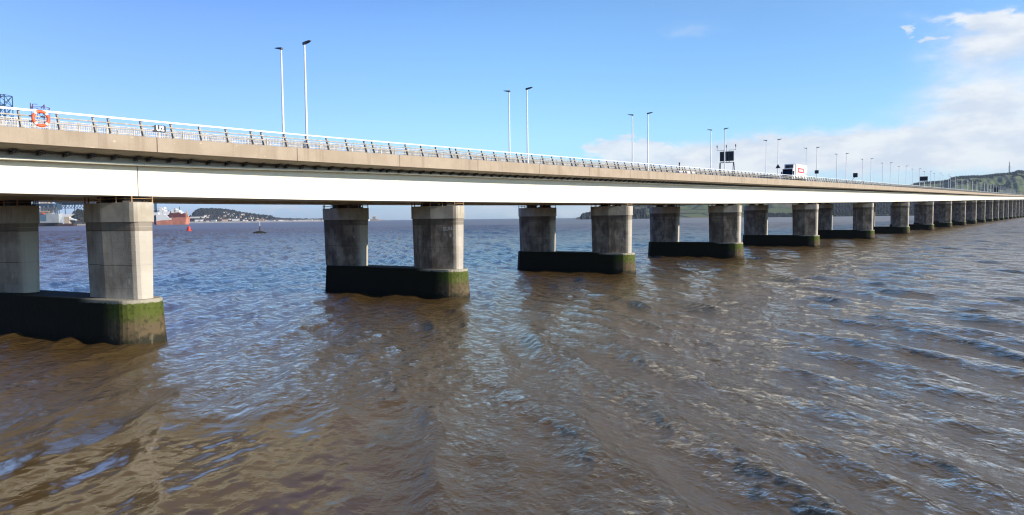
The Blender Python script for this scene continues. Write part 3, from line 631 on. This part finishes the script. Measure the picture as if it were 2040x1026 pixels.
# ------------------------------------------------------------------ hills, woods, town
def terrain(name, sil, D0, D1, material, lift=None, rough=.06, step=2., rows=26, far=600):
    xs = np.arange(sil[0][0], sil[-1][0]+.1, step); ys = np.interp(xs, [q[0] for q in sil], [q[1] for q in sil])
    m = MB(); n = rows+4; zt = []
    ph = rng.uniform(0, 6, 8)
    for i, (x, y) in enumerate(zip(xs, ys)):
        edge = 1.0
        ztp = max((yh(x)-y)*D1/f+CH, .5)
        for j in range(n):
            t = j/rows; D = D0+(D1-D0)*t if t <= 1 else D1+far*(j-rows)/3
            p = at(x, yh(x), D); tt = min(t, 1)
            e = ztp*(tt**1.0*(1.5-.5*tt)) if tt < 1 else ztp
            w = 1+rough*(math.sin(x*.11+7*tt+ph[0])+.6*math.sin(x*.27-11*tt+ph[1])+.5*math.sin(x*.53+17*tt+ph[2]))*math.sin(math.pi*tt)
            z = e*w if j <= rows else ztp*(1-.6*(j-rows)/3)
            if j == 0: z = -1.5
            m.v.append((p.x, p.y, z))
    mm = len(xs); m.f = [(i*n+j, (i+1)*n+j, (i+1)*n+j+1, i*n+j+1) for i in range(mm-1) for j in range(n-1)]
    o = m.build(name, material, None, True); tag(o, kind='structure')
    def height(x, t):                                # z and point on the slope at picture column x and depth fraction t
        i = int(np.clip((x-xs[0])/step, 0, mm-1)); j = int(np.clip(t*rows, 0, rows)); return Vector(m.v[i*n+j])
    return height
def wood(name, spots, material, label, seed=3):
    r = random.Random(seed); m = MB()
    for p, h in spots:
        n = 6; a = r.uniform(.35, .6)*h; k = r.uniform(0, 1); vs = []
        for rr, z in ((.55, .0), (1., .35), (.8, .7), (.3, .95)):
            for i in range(n):
                t = 2*math.pi*(i+k)/n; q = a*rr*r.uniform(.7, 1.25); vs.append((p.x+q*math.cos(t), p.y+q*math.sin(t), p.z-.15*h+h*1.15*z*r.uniform(.88, 1.1)))
        m.add(vs, [(b*n+i, b*n+(i+1) % n, (b+1)*n+(i+1) % n, (b+1)*n+i) for b in range(3) for i in range(n)]+[tuple(range(3*n, 4*n))])
    o = m.build(name, material); tag(o, label, 'woodland', None, 'stuff')
# town hill on the far shore
town = terrain('hill', [(372,436),(382,430),(390,422),(400,418.5),(425,418),(450,420),(480,424),(510,428.5),(540,432),(560,434),(600,435.5),(640,436),(700,436.5),(735,437.2),(745,437.2),(757,437.8),(768,438.2)], 5600, 6300, M_town, rough=.04)
trees = []; R_ = random.Random(4)
for k in range(1500):
    x = R_.uniform(378, 735); t = R_.random()**.6
    if x > 545 and R_.random() < .75: continue
    if t < .35 and R_.random() < .7: continue
    trees.append((town(x, t), R_.uniform(9, 17) if x < 545 else R_.uniform(5, 9)))
for x in np.arange(386, 470, .9): trees.append((town(x, 1), R_.uniform(10, 19)))
wood('town_woodland', trees, M_wood, 'dark bare trees covering the hill above the far town')
house_protos = {}
def house(wall, roof, w, d, h):
    root = empty('house', cat='house')
    m = MB(); m.box(-w/2, w/2, -d/2, d/2, -2, h); m.build('wall', M_walls[wall], root)
    m = MB(); e = .4; m.add([(-w/2-e,-d/2-e,h),(w/2+e,-d/2-e,h),(w/2+e,d/2+e,h),(-w/2-e,d/2+e,h),(-w/2-e,0,h+d*.42),(w/2+e,0,h+d*.42)], [(0,1,5,4),(2,3,4,5),(0,4,3),(1,2,5),(3,2,1,0)]); m.build('roof', M_roofs[roof], root)
    m = MB(); m.box(w*.3, w*.3+1.6, -.8, .8, h+d*.2, h+d*.42+2); m.build('chimney', M_walls[2], root)
    return root
TY = [(0,0,16,12,8),(0,1,20,12,9),(1,0,26,13,11),(2,0,34,13,11),(3,0,22,12,10),(1,1,44,14,12),(0,0,52,14,12)]
NM = ['small white house with slate roof','white house with red tiled roof','buff house with slate roof','long grey stone house','pink walled house','long buff terrace with red roof','long white terrace with slate roof']
spots = []
for x in np.arange(540, 735, 3.2): spots.append((x+R_.uniform(-.8,.8), .06+.05*R_.random(), R_.choice([0,3,5,6,6,1,6]), 'in the shore row'))
for x, t in ((486,.12),(493,.1),(503,.14),(512,.1),(521,.12),(530,.13),(538,.1),(449,.1),(427,.09),(407,.12),(414,.07),(396,.08),(459,.16),(440,.2),(434,.26),(415,.3),(470,.12)): spots.append((x, t, R_.choice([0,1,2,4,5,6]), 'below the wooded hill'))
for x, t in ((435,.78),(449,.72),(452,.66),(464,.55),(467,.62),(456,.55),(480,.5),(485,.58),(502,.5),(513,.48),(505,.36),(498,.3),(478,.38),(512,.3),(533,.55),(525,.4),(490,.3),(470,.33),(448,.36),(462,.42),(410,.36),(419,.42)): spots.append((x, t, R_.choice([0,0,1,4,0,2]), 'up among the hillside trees'))
used = {}
for k, (x, t, ty, where) in enumerate(sorted(spots, key=lambda q: (q[3], q[0]))):
    if ty not in house_protos: o = house_protos[ty] = house(*TY[ty])
    else: o = copy_tree(house_protos[ty])
    p = town(x, t); o.location = (p.x, p.y, max(p.z, 3)+1); o.rotation_euler = (0, 0, RZ+R_.uniform(-.35, .35)); sc = R_.uniform(.8, 1.05); o.scale = (sc, sc, sc)
    used.setdefault((ty, where), []).append(o)
for (ty, where), obs in used.items():
    for k, o in enumerate(obs):
        n = len(obs); pl = '' if n == 1 else ('leftmost ' if k == 0 else 'rightmost ' if k == n-1 else f'{ORD[min(k,11)]} from the left ' if k < 12 else 'last ')
        tag(o, (f'{pl}{NM[ty]} {where}').strip(), None, 'houses of the far town')
# long white shed and shoreline beach
p = town(395, .3); o = MB(); o.box(-52, 52, -12, 12, -3, 9); o = o.build('shed', M_walls[0]); o.location = (p.x, p.y, p.z+3); o.rotation_euler = (0,0,RZ); tag(o, 'long low white shed roof left of the town, under the wooded hill', 'shed')
beach = terrain('beach', [(376,441.6),(400,441),(440,441),(470,440.4),(500,440.6),(735,437.8)], 5450, 5600, M_beach, rows=4, far=20)
# castle on its point
p = town(746, .5); D = 5950; s = D/f
ca = empty('castle', (p.x, p.y, 0), RZ, 'small square stone castle keep on the tip of the far shore', 'castle')
m = MB(); m.box(-3.2*s, 2.6*s, -3*s, 3*s, 0, 8.2*s)
for k in range(4): m.box((-3.2+k*1.6)*s, (-2.3+k*1.6)*s, -3*s, 3*s, 8.2*s, 8.9*s)
m.build('keep', M_stone, ca)
m = MB(); m.prism([(-7*s,-5*s),(11*s,-5*s),(11*s,5*s),(-7*s,5*s)], -1, 2.6*s, .5*s); m.build('curtain_wall', M_stone, ca)
m = MB(); m.box(3.5*s, 8*s, -2*s, 2*s, 2.6*s, 4.2*s); m.build('outbuilding', M_walls[3], ca)
# headland behind the grey ship
hd = terrain('headland', [(128,443),(140,434),(150,421),(158,418),(168,419),(200,424),(260,434),(300,440)], 2900, 3300, M_town, rough=.05, rows=12)
wood('headland_scrub', [(hd(R_.uniform(140, 240), R_.random()**.5), R_.uniform(4, 9)) for k in range(420)], M_wood, 'dark scrub on the headland seen between the first two columns', 8)
# southern shore: farmland and woods
shore = terrain('hills', [(1148,433.6),(1165,430),(1178,425.5),(1190,422),(1215,414),(1235,408),(1260,404),(1300,398),(1400,392),(1500,388),(1600,384),(1700,378),(1760,373),(1800,370),(1825,366.5),(1840,364),(1870,362.5),(1888,360),(1893,355.5),(1910,352.5),(1930,351.5),(1955,351),(1980,348),(2005,346),(2018,344),(2025,340.5),(2040,342),(2080,338),(2200,330),(2500,322)], 3300, 4800, M_hill, rough=.02, step=3, rows=34, far=1500)
trees = []
for k in range(2600):
    x = R_.uniform(1160, 1300); t = R_.random()
    if math.sin(x*.06+t*9)+.6*math.sin(x*.17-t*15) > -.2: trees.append((shore(x, t), R_.uniform(9, 20)))
for k in range(6500):
    x = R_.uniform(1610, 1900); t = R_.uniform(0, .42); trees.append((shore(x, t), R_.uniform(6, 11)))
for k in range(900): x = R_.uniform(1490, 1640); trees.append((shore(x, R_.uniform(0, .05)), R_.uniform(7, 14)))
for k in range(700): x = R_.uniform(1300, 1640); trees.append((shore(x, R_.uniform(.42, .6)+.06*math.sin(x*.05)), R_.uniform(8, 18)))
wood('shore_woodland', trees, M_wood, 'bare dark woods along the southern shore seen under the bridge', 9)
trees = []
for k in range(6000):
    x = R_.uniform(1888, 2130); t = 1-.17*R_.random()**1.3; trees.append((shore(x, t), R_.uniform(5, 8.5)))
for k in range(500):
    x = R_.uniform(1820, 1890); t = R_.uniform(.85, 1.); trees.append((shore(x, t), R_.uniform(5, 10)))
for k in range(1900):
    x = R_.uniform(1890, 2100); t = R_.uniform(.3, .75)
    if math.sin(x*.045+t*14)+.7*math.sin(x*.021-t*23+1) > 1.1: trees.append((shore(x, t), R_.uniform(6, 11)))
wood('ridge_woodland', trees, M_wood2, 'dark conifer belt along the ridge above the far end of the bridge', 10)
p = shore(2009, .97); D = (p-O).dot(Vector((CY, SY, 0))); s = D/f
ms = empty('radio_mast', (p.x, p.y, p.z), 0, 'tall thin radio mast on the wooded ridge at far right', 'mast'); zt = (yh(2009)-322)*s+CH-p.z
m = MB(); lattice(m, -3.2, 3.2, 0, zt*.62, -3.2, 3.2, 12, 1.1); m.build('lattice_tower', M_steel, ms)
m = MB(); lattice(m, -1.8, 1.8, zt*.62, zt*.9, -1.8, 1.8, 6, .9); m.bar((0,0,zt*.9), (0,0,zt), 1.2); m.build('antenna', M_steel, ms)
m = MB(); m.box(-5, 5, -5, 5, zt*.6, zt*.63); m.build('platform', M_steel, ms)
# ------------------------------------------------------------------ water: one sheet, finer rings near the shore where we stand
def water():
    r = [5.]; 
    while r[-1] < 950: r.append(r[-1]+min(1.0, max(.05, r[-1]*.0036)))
    while r[-1] < 20000: r.append(r[-1]*1.06)
    r = np.array(r)
    a0 = yaw0 = math.atan2(SY, CY); half = math.radians(38)
    ang = np.concatenate([np.linspace(a0-math.pi, a0-half-.02, 60)[:-1], np.linspace(a0-half-.02, a0+half+.02, 1000), np.linspace(a0+half+.02, a0+math.pi, 60)[1:]])
    Rm, Am = np.meshgrid(r, ang, indexing='ij'); Xw = Rm*np.cos(Am); Yw = Rm*np.sin(Am)-CD
    dr = np.gradient(r)[:, None]*np.ones_like(Am); dx = np.zeros_like(Xw); dy = np.zeros_like(Xw); dz = np.zeros_like(Xw)
    n = 120; lam = np.exp(rng.uniform(math.log(.36), math.log(6.5), n)); main = math.radians(-46)
    th = main+rng.normal(0, 1, n)*np.where(lam > 2., .2, .62); ph = rng.uniform(0, 2*math.pi, n)
    slope = .0195*np.where(lam > 2.2, 1.6, 1.)*np.where(lam < 1.4, .8, 1.)*np.where(lam > 5.2, .75, 1.)
    gust = .9+.14*np.sin(Xw*.045+1.3)*np.sin(Yw*.06+.4)+.12*np.sin(Xw*.017-Yw*.023)
    u_ = np.clip((Xw*.588-(Yw+CD)*.809+12)/20, 0, 1); swell = .9+.2*u_*u_*(3-2*u_)     # open water to the right takes the swell
    calm = np.exp(-((Xw-11)**2+(Yw+26)**2)/11.**2)
    gust = gust*(1+2.2*np.clip((Rm-75)/260, 0, 1)*(1-.65*u_))*(1.22-.35*u_)
    for l, t, p_, s_ in zip(lam, th, ph, slope):
        k = 2*math.pi/l; a = s_/k; w = np.clip((l/dr-2.3)/2, 0, 1)*gust
        if l > 1.8: w = w*swell
        w = w*(1-(.95 if l < .6 else .5 if l < 3 else .3)*calm)
        q = k*(Xw*math.cos(t)+Yw*math.sin(t))+p_; sn = np.sin(q)
        dz += a*w*np.cos(q); dx -= 1.0*a*w*math.cos(t)*sn; dy -= 1.0*a*w*math.sin(t)*sn
    V = np.stack([Xw+dx, Yw+dy, dz], -1).reshape(-1, 3)
    nr, na = Rm.shape; i, j = np.meshgrid(np.arange(nr-1), np.arange(na-1), indexing='ij')
    F = np.stack([i*na+j, (i+1)*na+j, (i+1)*na+j+1, i*na+j+1], -1).reshape(-1, 4)
    me = bpy.data.meshes.new('water'); me.vertices.add(len(V)); me.vertices.foreach_set('co', V.ravel())
    me.loops.add(F.size); me.loops.foreach_set('vertex_index', F.ravel()); me.polygons.add(len(F))
    me.polygons.foreach_set('loop_start', np.arange(0, F.size, 4)); me.polygons.foreach_set('loop_total', np.full(len(F), 4))
    me.polygons.foreach_set('use_smooth', np.ones(len(F), bool)); me.update(); me.validate()
    o = bpy.data.objects.new('water', me); C.objects.link(o); tag(o, kind='structure')
    def bd(nt, b):
        p = pos(nt)
        c = mixc(nt, ramp(nt, noise(nt, .05, detail=3), .3, .7), (.104, .064, .022), (.132, .082, .03))
        dv = N(nt, 'ShaderNodeVectorMath', operation='DISTANCE'); L(nt, p, dv.inputs[0]); dv.inputs[1].default_value = (10, -40, 0)
        rgh = math_(nt, 'ADD', .04, math_(nt, 'MULTIPLY', ramp(nt, dv.outputs['Value'], 60, 700), .3))   # waves too small to model far out
        rot = N(nt, 'ShaderNodeVectorRotate', rotation_type='Z_AXIS'); L(nt, p, rot.inputs['Vector']); rot.inputs['Angle'].default_value = math.radians(48)
        n1 = noise(nt, 2.2, rot.outputs[0], 5, .62, (1., .6, 1)); n2 = noise(nt, 8, rot.outputs[0], 5, .62, (1., .7, 1)); n3 = noise(nt, .55, rot.outputs[0], 3, .55, (1., .5, 1))
        calm = ramp(nt, noise(nt, .07, detail=2), .35, .65)
        dc = N(nt, 'ShaderNodeVectorMath', operation='DISTANCE'); L(nt, p, dc.inputs[0]); dc.inputs[1].default_value = (11, -26, 0)
        lee = ramp(nt, math_(nt, 'ADD', dc.outputs['Value'], math_(nt, 'MULTIPLY', noise(nt, .12, detail=3), 14.)), 12, 24)        # sheltered patch by the shore
        h = math_(nt, 'ADD', math_(nt, 'MULTIPLY', n1, math_(nt, 'ADD', .02, math_(nt, 'MULTIPLY', lee, .19))), math_(nt, 'MULTIPLY', math_(nt, 'MULTIPLY', n2, math_(nt, 'ADD', .004, math_(nt, 'MULTIPLY', lee, .05))), math_(nt, 'ADD', .55, math_(nt, 'MULTIPLY', calm, .6))))
        h = math_(nt, 'ADD', h, math_(nt, 'MULTIPLY', n3, math_(nt, 'ADD', .06, math_(nt, 'MULTIPLY', lee, .46))))
        bm_ = N(nt, 'ShaderNodeBump'); bm_.inputs['Strength'].default_value = 1; bm_.inputs['Distance'].default_value = 1.; L(nt, h, bm_.inputs['Height']); nb = bm_.outputs[0]
        # silt-laden water glows softly from within: its body light hardly follows the facets, while its skin mirrors the sky by Fresnel's law
        up = N(nt, 'ShaderNodeMix', data_type='VECTOR'); up.inputs[0].default_value = .72; L(nt, nb, up.inputs[4]); up.inputs[5].default_value = (0, 0, 1)
        nu = N(nt, 'ShaderNodeVectorMath', operation='NORMALIZE'); L(nt, up.outputs[1], nu.inputs[0])
        df = N(nt, 'ShaderNodeBsdfDiffuse'); L(nt, c, df.inputs[0]); L(nt, nu.outputs[0], df.inputs['Normal'])
        gl = N(nt, 'ShaderNodeBsdfGlossy'); gl.inputs[0].default_value = (1, 1, 1, 1); L(nt, rgh, gl.inputs['Roughness']); L(nt, nb, gl.inputs['Normal'])
        dt = N(nt, 'ShaderNodeVectorMath', operation='DOT_PRODUCT'); L(nt, nb, dt.inputs[0]); L(nt, N(nt, 'ShaderNodeNewGeometry').outputs['Incoming'], dt.inputs[1])
        cs = math_(nt, 'MAXIMUM', dt.outputs['Value'], 0.)              # Schlick's law, softened far out for the slopes of waves too small to model
        ce = math_(nt, 'SQRT', math_(nt, 'ADD', math_(nt, 'MULTIPLY', cs, cs), math_(nt, 'ADD', .002, math_(nt, 'MULTIPLY', ramp(nt, dv.outputs['Value'], 60, 500), .028))))
        fr = math_(nt, 'ADD', .02, math_(nt, 'MULTIPLY', math_(nt, 'POWER', math_(nt, 'SUBTRACT', 1., math_(nt, 'MINIMUM', ce, 1.)), 5.), .98))
        mx = N(nt, 'ShaderNodeMixShader'); L(nt, fr, mx.inputs[0]); L(nt, df.outputs[0], mx.inputs[1]); L(nt, gl.outputs[0], mx.inputs[2])
        out = [n_ for n_ in nt.nodes if n_.type == 'OUTPUT_MATERIAL'][0]; L(nt, mx.outputs[0], out.inputs[0]); nt.nodes.remove(b)
    me.materials.append(mat('turbid_water', bd))
water()
# ------------------------------------------------------------------ sea air
HZ = 22000.
m = MB(); m.box(-HZ, HZ, -HZ, HZ, -3, 420); hz = bpy.data.meshes.new('haze'); hz.from_pydata(m.v, [], m.f)
bm_ = bmesh.new(); bm_.from_mesh(hz); bmesh.ops.recalc_face_normals(bm_, faces=bm_.faces); bm_.to_mesh(hz); bm_.free()
ho = bpy.data.objects.new('haze', hz); C.objects.link(ho); tag(ho, kind='stuff')
hm = bpy.data.materials.new('sea_haze'); hm.use_nodes = True; hn = hm.node_tree; hn.nodes.remove(hn.nodes['Principled BSDF'])
pv = N(hn, 'ShaderNodeVolumePrincipled'); pv.inputs['Color'].default_value = (.72, .84, 1, 1); pv.inputs['Density'].default_value = 2.6e-5; pv.inputs['Anisotropy'].default_value = .2
L(hn, pv.outputs[0], [q for q in hn.nodes if q.type == 'OUTPUT_MATERIAL'][0].inputs['Volume']); hz.materials.append(hm)
# ------------------------------------------------------------------ light
EL, TH = math.radians(18.8), math.radians(13)
sd = Vector((math.sin(TH)*math.cos(EL), -math.cos(TH)*math.cos(EL), math.sin(EL)))
sun = bpy.data.lights.new('sun', 'SUN'); sun.energy = 5.0; sun.angle = math.radians(.53); sun.color = (1, .9, .76)
so = bpy.data.objects.new('sun', sun); C.objects.link(so); so.rotation_euler = (-sd).to_track_quat('-Z', 'Y').to_euler(); so.location = (0, -300, 300)
w = bpy.data.worlds.new('World'); S.world = w; w.use_nodes = True; nt = w.node_tree; bg = nt.nodes['Background']
sky = N(nt, 'ShaderNodeTexSky', sky_type='NISHITA'); sky.sun_disc = False; sky.sun_elevation = EL; sky.sun_rotation = math.atan2(sd.x, sd.y); sky.altitude = 0; sky.air_density = 1.; sky.dust_density = .3; sky.ozone_density = 2.
d = N(nt, 'ShaderNodeTexCoord').outputs['Generated']; x, y, z = sep(nt, d)
az = math_(nt, 'MULTIPLY', math_(nt, 'ARCTAN2', y, x), 57.2958); el = math_(nt, 'MULTIPLY', math_(nt, 'ARCSINE', z), 57.2958)
def ae(px, py):
    r = ray(px, py); return math.degrees(math.atan2(r.y, r.x)), math.degrees(math.atan2(r.z, math.hypot(r.x, r.y)))
cv = N(nt, 'ShaderNodeCombineXYZ'); L(nt, az, cv.inputs[0]); L(nt, math_(nt, 'MULTIPLY', el, 2.2), cv.inputs[1])
def sky_noise(scale, det=6, off=0., st=(1,1,1)):
    m_ = N(nt, 'ShaderNodeVectorMath', operation='MULTIPLY_ADD'); L(nt, cv.outputs[0], m_.inputs[0]); m_.inputs[1].default_value = st; m_.inputs[2].default_value = (off, off*.7, 0)
    return noise(nt, scale, m_.outputs[0], det, .58)
azw = math_(nt, 'ADD', az, math_(nt, 'MULTIPLY', math_(nt, 'SUBTRACT', sky_noise(.55, 6, 40.), .5), 4.5))
elw = math_(nt, 'ADD', el, math_(nt, 'MULTIPLY', math_(nt, 'SUBTRACT', sky_noise(.5, 7, 60.), .5), 1.7))
def blob(px, py, wx, wy, amp, tilt=0., bearing=None):                # soft elliptical cloud bank in the sky, given by its bearing and elevation
    a0, e0 = bearing or ae(px, py); k = 57.3/f
    da = math_(nt, 'SUBTRACT', azw, a0); de = math_(nt, 'SUBTRACT', elw, e0)
    if tilt: de = math_(nt, 'ADD', de, math_(nt, 'MULTIPLY', da, tilt))
    q = math_(nt, 'ADD', math_(nt, 'POWER', math_(nt, 'ABSOLUTE', math_(nt, 'DIVIDE', da, wx*k)), 2.), math_(nt, 'POWER', math_(nt, 'ABSOLUTE', math_(nt, 'DIVIDE', de, wy*k)), 2.))
    return math_(nt, 'MULTIPLY', math_(nt, 'EXPONENT', math_(nt, 'MULTIPLY', q, -1.)), amp)
def total(bl):
    t = bl[0]
    for b_ in bl[1:]: t = math_(nt, 'ADD', t, b_)
    return t
soft = total([blob(0, 0, 850, 330, 1.6, 0., (0., 32.)), blob(1990, 195, 130, 48, .85), blob(1690, 298, 290, 31, 1.35), blob(2050, 310, 240, 60, .75), blob(1990, 95, 100, 36, .5), blob(1480, 330, 170, 36, .7), blob(1985, 40, 90, 9, 1., -.16), blob(2010, 75, 90, 30, .45), blob(1100, 420, 500, 22, .55), blob(1370, 62, 60, 14, .25)])  # first blob: cloud veil out of view, added to brighten the water's reflections
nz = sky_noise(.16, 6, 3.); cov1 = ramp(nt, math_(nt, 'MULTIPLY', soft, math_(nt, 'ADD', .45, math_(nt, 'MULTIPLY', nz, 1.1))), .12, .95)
cum = total([blob(1245, 296, 70, 26, 1.25), blob(1340, 318, 90, 24, 1.1), blob(1855, 78, 30, 8, .75), blob(1812, 62, 20, 8, .7, .5), blob(560, 415, 160, 14, .55), blob(1000, 412, 120, 12, .6)])
nz2 = sky_noise(.45, 7, 9.); cov2 = ramp(nt, math_(nt, 'MULTIPLY', cum, math_(nt, 'MULTIPLY', nz2, 2.)), .32, .75)
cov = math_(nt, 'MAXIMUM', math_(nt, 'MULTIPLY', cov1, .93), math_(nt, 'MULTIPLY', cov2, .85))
ccol = mixc(nt, ramp(nt, sky_noise(.3, 5, 20.), .35, .65), (7.0, 7.7, 8.8), (9.0, 9.3, 9.6))
def vmul(a, c):
    m_ = N(nt, 'ShaderNodeVectorMath', operation='MULTIPLY'); L(nt, a, m_.inputs[0])
    if isinstance(c, tuple): m_.inputs[1].default_value = c
    else: L(nt, c, m_.inputs[1])
    return m_.outputs[0]
t1 = mixc(nt, ramp(nt, el, -2, 7), (.9, 1.42, 2.65), (1.42, 1.9, 2.45)); t2 = mixc(nt, ramp(nt, el, 12, 34), t1, (.5, .82, 1.3))
t3 = mixc(nt, ramp(nt, az, 28, 68), (1., 1., 1.), (.76, .7, .86))
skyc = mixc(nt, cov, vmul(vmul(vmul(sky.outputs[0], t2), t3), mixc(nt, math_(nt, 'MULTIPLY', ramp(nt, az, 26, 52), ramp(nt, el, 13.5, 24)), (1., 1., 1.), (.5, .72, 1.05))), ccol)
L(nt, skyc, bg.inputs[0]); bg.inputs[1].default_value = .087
S.view_settings.view_transform = 'Standard'; S.view_settings.look = 'None'; S.view_settings.exposure = .22; S.view_settings.gamma = 1
S.cycles.use_denoising = True; S.cycles.caustics_reflective = False; S.cycles.blur_glossy = .5; S.cycles.sample_clamp_indirect = 1.2; S.cycles.adaptive_threshold = .004; S.cycles.filter_width = 1.2; S.cycles.max_bounces = 6; S.cycles.diffuse_bounces = 2; S.cycles.glossy_bounces = 3
